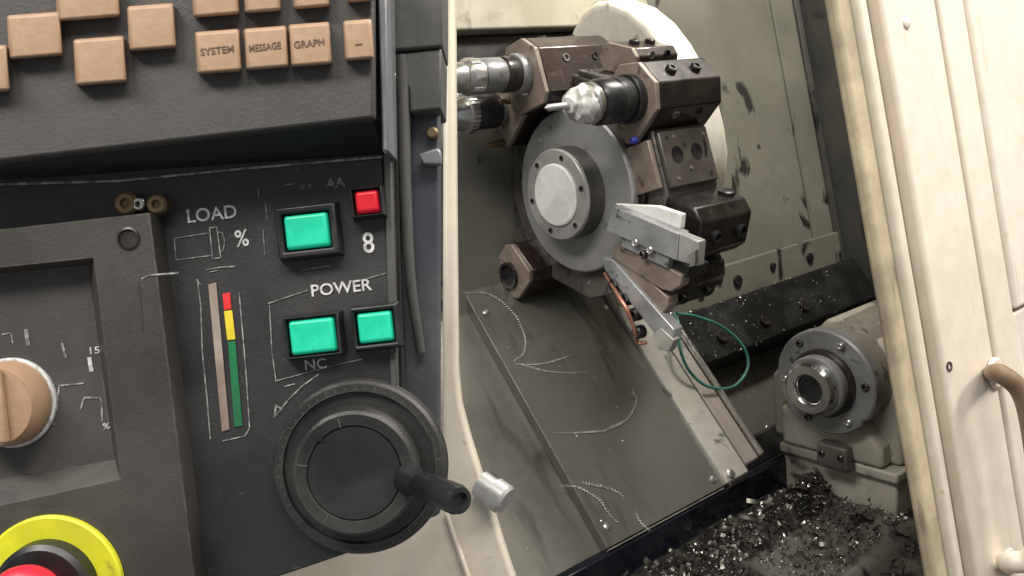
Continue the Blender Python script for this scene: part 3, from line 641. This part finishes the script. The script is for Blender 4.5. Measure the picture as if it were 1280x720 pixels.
bm = B(); lathe(bm, g0, g1-g0, [(0, .0062), (.004, .0066), (.010, .0046), (.012, .0046), (.014, .0056), ((g1-g0).length-.003, .0060), ((g1-g0).length, .0052), ((g1-g0).length, .0034), ((g1-g0).length-.002, .0031)], 32)
finish('crank_grip', bm, M['black'], hw)

# recessed override dial at the left
Bz = .014
O_ = [(-90, 297), (187, 266), (250, 775), (-90, 795)]; Rm = [(-90, 344), (117, 322), (151, 599), (-90, 652)]; Fl = [(-90, 350), (110, 332), (143, 574), (-90, 614)]
bm = B()
V = [[bm.verts.new(pan(x, y, h)) for x, y in q] for q, h in ((O_, .0005), (O_, Bz), (Rm, Bz), (Fl, .003))]
V[0] = [bm.verts.new(v.co - EN*(Bz-.0005)) for v in V[1]]
for p, q in zip(V, V[1:]):
    for i in range(4): bm.faces.new((p[i], p[(i+1) % 4], q[(i+1) % 4], q[i]))
bmesh.ops.delete(bm, geom=[v for v in bm.verts if not v.link_faces], context='VERTS')
finish('dial_surround', bm, M['bezel'], cp, .0025, seg=3)
poly('dial_plate', [(x*1.0, y) for x, y in Fl], .001, .0032, 'keyplate', bev=0)
dc = pan(16, 503, .0033); kd_ = px(.0033)
bm = B(); lathe(bm, dc, EN, [(0, 56*kd_), (.0015, 56*kd_), (.002, 54*kd_)], 64); dl = finish('override_dial', bm, M['print_'], cp)
bm = B(); lathe(bm, dc + EN*.0021, EN, [(0, 52.5*kd_), (.010, 50*kd_), (.0125, 47*kd_), (.013, 20*kd_)], 64); finish('dial_knob', bm, M['key'], dl)
bm = B(); box(bm, dc + EN*.0152 + (EU*6 - EV*44)*kd_, EU*(13*kd_), EV*(88*kd_), EN*.0035); finish('pointer_ridge', bm, M['key'], dl, .001)
text('150', 113, 443, 21, 9, .0034, 'print_', cp); text('%', 129, 537, 9, 8, .0034, 'print_', cp); text('%', 62, 533, 8, 7, .0034, 'dimprint', cp)
line([(112, 449), (114, 462)], .0034, 5, 'print_'); line([(101, 512), (104, 500), (106, 497), (125, 497), (127, 502), (128, 527)], .0034, 2.2, 'dimprint')
line([(71, 512), (74, 482), (104, 479)], .0034, 2.0, 'dimprint'); line([(3, 418), (14, 416), (16, 428)], .0034, 1.6, 'dimprint'); line([(33, 414), (35, 430)], .0034, 5, 'dimprint'); line([(78, 430), (82, 446)], .0034, 3, 'dimprint')
# hole with lip, and brass terminals above the surround
bm = B(); lathe(bm, pan(161, 298, Bz), EN, [(0, .0048), (.0006, .0048), (.0009, .0040), (-.001, .0036)], 28); finish('screw_recess', bm, M['black'], cp)
for x, y, r, m in ((165, 256, .0052, 'brass'), (181, 257, .0030, 'bright'), (203, 257, .0046, 'brass')):
    bm = B(); lathe(bm, pan(x, y, .0003), EN, [(0, r), (.006, r), (.007, r*.8), (.007, r*.45), (.005, r*.4)], 20); finish('terminal', bm, M[m], cp)
line([(178, 348), (186, 344), (222, 341)], Bz+.0002, 2.4, 'dimprint', name='scratch'); line([(173, 352), (178, 411)], Bz+.0002, 1.4, 'bezel', name='scratch')

# emergency stop
ec = pan(66, 733, Bz+.0002); ke = px(Bz)
bm = B(); lathe(bm, ec, EN, [(0, 90*ke), (.002, 90*ke), (.0028, 87*ke), (.0028, 62*ke)], 72); es = finish('emergency_stop', bm, M['yellow'], cp)
bm = B(); lathe(bm, ec + EN*.0029, EN, [(0, 62*ke), (.006, 60*ke), (.0075, 54*ke), (.0075, 34*ke)], 56); finish('collar', bm, M['black'], es)
bm = B(); lathe(bm, ec + EN*.0105, EN, [(0, 30*ke), (.006, 30*ke), (.007, 44*ke), (.010, 46*ke), (.014, 43*ke), (.0165, 34*ke), (.0175, 15*ke)], 56); finish('mushroom_head', bm, M['estop'], es, smooth=60)

# right edge of the pendant: light strip, slot, silver channel, side cover, upper box
poly('edge_strip', [(470, -80), (482, -80), (486, 190), (478, 188)], -.004, .0225, 'silver', bev=.0008)
poly('edge_gasket', [(479, 192), (489, 190), (497, 520), (489, 520)], -.012, .0015, 'boxgrey', bev=.0006)
poly('edge_slot', [(487, 96), (494, 96), (505, 560), (494, 560)], -.02, -.006, 'rubber', bev=0)
bm = B(); tube(bm, spline([pan(503, 70, -.012), pan(504, 130, -.012), pan(507, 240, -.012), pan(513, 350, -.013), pan(526, 440, -.018)], 8), lambda t: .0034*(1-.35*t), 16); finish('silver_channel', bm, M['boxgrey'], cp, smooth=80)
bm = B(); loft(bm, [pan(x, y, -.022) for x, y in ((484, 60), (551, 52), (551, 642), (505, 662), (492, 560))], [pan(x, y, -.060) for x, y in ((484, 60), (551, 52), (551, 642), (505, 662), (492, 560))]); finish('side_cover', bm, M['sidegrey'], cp, .002)
poly('upper_box', [(484, -80), (553, -80), (553, 58), (484, 64)], -.045, -.008, 'boxgrey', bev=.0012)
poly('lower_box', [(497, 66), (552, 60), (551, 136), (512, 141), (510, 110), (497, 92)], -.045, -.010, 'boxgrey', bev=.0012)
bm = B(); lathe(bm, pan(489, 97, -.004), EN, [(0, .0026), (.003, .0026), (.004, .0018)], 16); finish('edge_screw', bm, M['chrome'], cp)
bm = B(); lathe(bm, pan(541, 168, -.022), EN, [(0, .0030), (.004, .0030), (.005, .002)], 18); finish('hinge_pin', bm, M['brass'], cp)
bm = B(); prism(bm, [pan(x, y, -.02) for x, y in ((524, 195), (548, 187), (553, 192), (553, 208), (530, 208))], EN*.006); finish('latch', bm, M['silver'], cp, .001)

# ================================================================== SWARF AND CHIPS
def curl(pts, n_, label, amp=.0016, pitch=.0036, wire=.00048):
    P = spline([onS(x, y, n_) for x, y in pts], 24)
    out = []; s = 0
    for i, p in enumerate(P):
        d = (P[min(i+1, len(P)-1)] - P[max(i-1, 0)]).normalized()
        L = (P[min(i+1, len(P)-1)] - p).length
        st = max(1, int(L/(pitch/9)))
        for k in range(st):
            q = p + (P[min(i+1, len(P)-1)]-p)*(k/st); s += L/st
            a = d.cross(S_N).normalized(); ph = 2*pi*s/pitch
            am = amp*(.55 + .8*abs(mnoise.noise(q*38)) + .35*mnoise.noise(q*140)); q = q + a*(mnoise.noise(q*55)*.0012)
            ph += .8*mnoise.noise(q*70)
            out.append(q + a*(am*cos(ph)) + S_N*(am*(1+sin(ph))))
    bm = B(); tube(bm, out, lambda t: wire*(.55+.45*sin(pi*min(1, max(0, t)))), 4)
    tag(finish('swarf_curl', bm, M['chip'], smooth=90), label, 'swarf', 'curled swarf strands')
curl([(578, 366), (610, 368), (638, 388), (655, 420), (654, 440), (641, 452)], .0005, 'curved swarf strand hanging below the empty bored block')
curl([(578, 384), (598, 390), (622, 410), (648, 448)], -.012, 'faint swarf strand nearest the off white post at the opening', .0011)
curl([(642, 455), (668, 456), (695, 451), (716, 443)], .0005, 'short swarf strand running right, the upper of a forked pair', .0011)
curl([(650, 456), (680, 463), (710, 466), (735, 464)], .0005, 'short swarf strand running right, the lower of a forked pair', .0010)
curl([(688, 541), (725, 541), (760, 536), (786, 520), (794, 500), (789, 490)], .0005, 'bright swarf strand hooked upwards in the middle of the grey cover', .0015)
curl([(699, 607), (722, 610), (745, 622), (760, 640), (772, 655)], .0005, 'dull swarf strand near the bottom of the grey cover', .0014)
curl([(727, 603), (752, 608), (772, 616), (780, 624)], .0005, 'short bright swarf strand above the dull one near cover bottom', .0016)
curl([(794, 640), (800, 652), (812, 664)], .0005, 'smallest swarf strand at the lower edge of the grey cover', .0012)

def chips(name, gen, n, m, smin, smax, label, flat=0):
    bm = B()
    for _ in range(n):
        p, nn = gen()
        s = random.uniform(smin, smax)*(2.4 if random.random() < .06 else 1); a = Vector((random.uniform(-1, 1), random.uniform(-1, 1), random.uniform(-1, 1)))
        if flat: a = a - nn*a.dot(nn)*.9
        a.normalize(); b = a.cross(Vector((random.uniform(-1, 1), random.uniform(-1, 1), random.uniform(-1, 1)))).normalized(); c = a.cross(b)
        w_ = s*random.uniform(.15, .4); cv = random.uniform(.5, 2.2); pr = None
        for k in range(4):
            t = (k/3-.5)*cv; q = p + nn*(s*.3) + a*(sin(t)*s/cv) + b*((1-cos(t))*s/cv)
            cur = (bm.verts.new(q + c*w_/2), bm.verts.new(q - c*w_/2))
            if pr: bm.faces.new((pr[0], pr[1], cur[1], cur[0]))
            pr = cur
    o = finish(name, bm, M[m], smooth=60, weld=False); o['kind'] = 'stuff'; o['label'] = label; o['category'] = 'metal chips'
UPV = Vector((0, 0, 1))
def g_pan():
    while True:
        x = random.uniform(.5, 1.15); y = random.gauss(.556+.012*math.sin(x*9), .020)
        if y < .606 and y > .3: return Vector((x, y, PZ-.035+heap(x, y)+.001)), UPV
def g_pan2():
    x = random.uniform(.4, 1.2); y = random.uniform(.30, .605); return Vector((x, y, PZ-.035+heap(x, y)+.001)), UPV
def g_way():
    if random.random() < .75:
        c = random.choice((.87, .93, .95, 1.02, 1.12, 1.2)); return S(min(1.3, max(.835, random.gauss(c, .03))), min(.231, max(.153, random.gauss(.20, .03))), -.034), S_N
    return S(random.uniform(.83, 1.3), random.uniform(.0, .25), -.099), S_N
def g_sill(): return Vector((random.uniform(.665, .85), random.uniform(.44, .525), -.4875)), UPV
def g_ts():
    a = random.gauss(.1, .5); return TS + Vector((random.uniform(.02, .2), -sin(a)*.0625, cos(a)*.0625)), UPV
def g_cover():
    x = random.uniform(.4, .74); t = random.uniform(0, .25); return S(x, t, 0 if x > .552 else -.0135), S_N
def g_turret():
    p = random.uniform(-60, 130); r = random.uniform(.05, .12); return TP(p, r, 0, -.0003 if r < .09 and r > .052 else .013), -X_
chips('pan_chips', g_pan, 1500, 'chip', .002, .0065, 'shiny curled metal chips heaped in the chip pan')
chips('dull_chips', g_pan2, 5200, 'chipdark', .003, .011, 'dark oily chips covering the floor of the chip pan')
chips('oily_chips', g_pan, 2600, 'chipdark', .002, .010, 'dull oily chips matted into the heap below the tailstock')
chips('way_chips', g_way, 340, 'chip', .0012, .004, 'metal chips sprinkled on the black bed ways')
chips('sill_chips', g_sill, 150, 'chip', .0015, .005, 'metal chips lying on the grey pan sill')
chips('sill_oily_chips', g_sill, 500, 'chipdark', .002, .009, 'dark oily chips strewn over the grey pan sill')
chips('tailstock_chips', g_ts, 90, 'chip', .0012, .003, 'fine chips on top of the tailstock barrel')
chips('cover_chips', g_cover, 70, 'chip', .001, .0028, 'fine chips stuck to the slanted grey covers', 1)
chips('turret_chips', g_turret, 46, 'chip', .001, .0028, 'fine chips stuck to the turret face', 1)
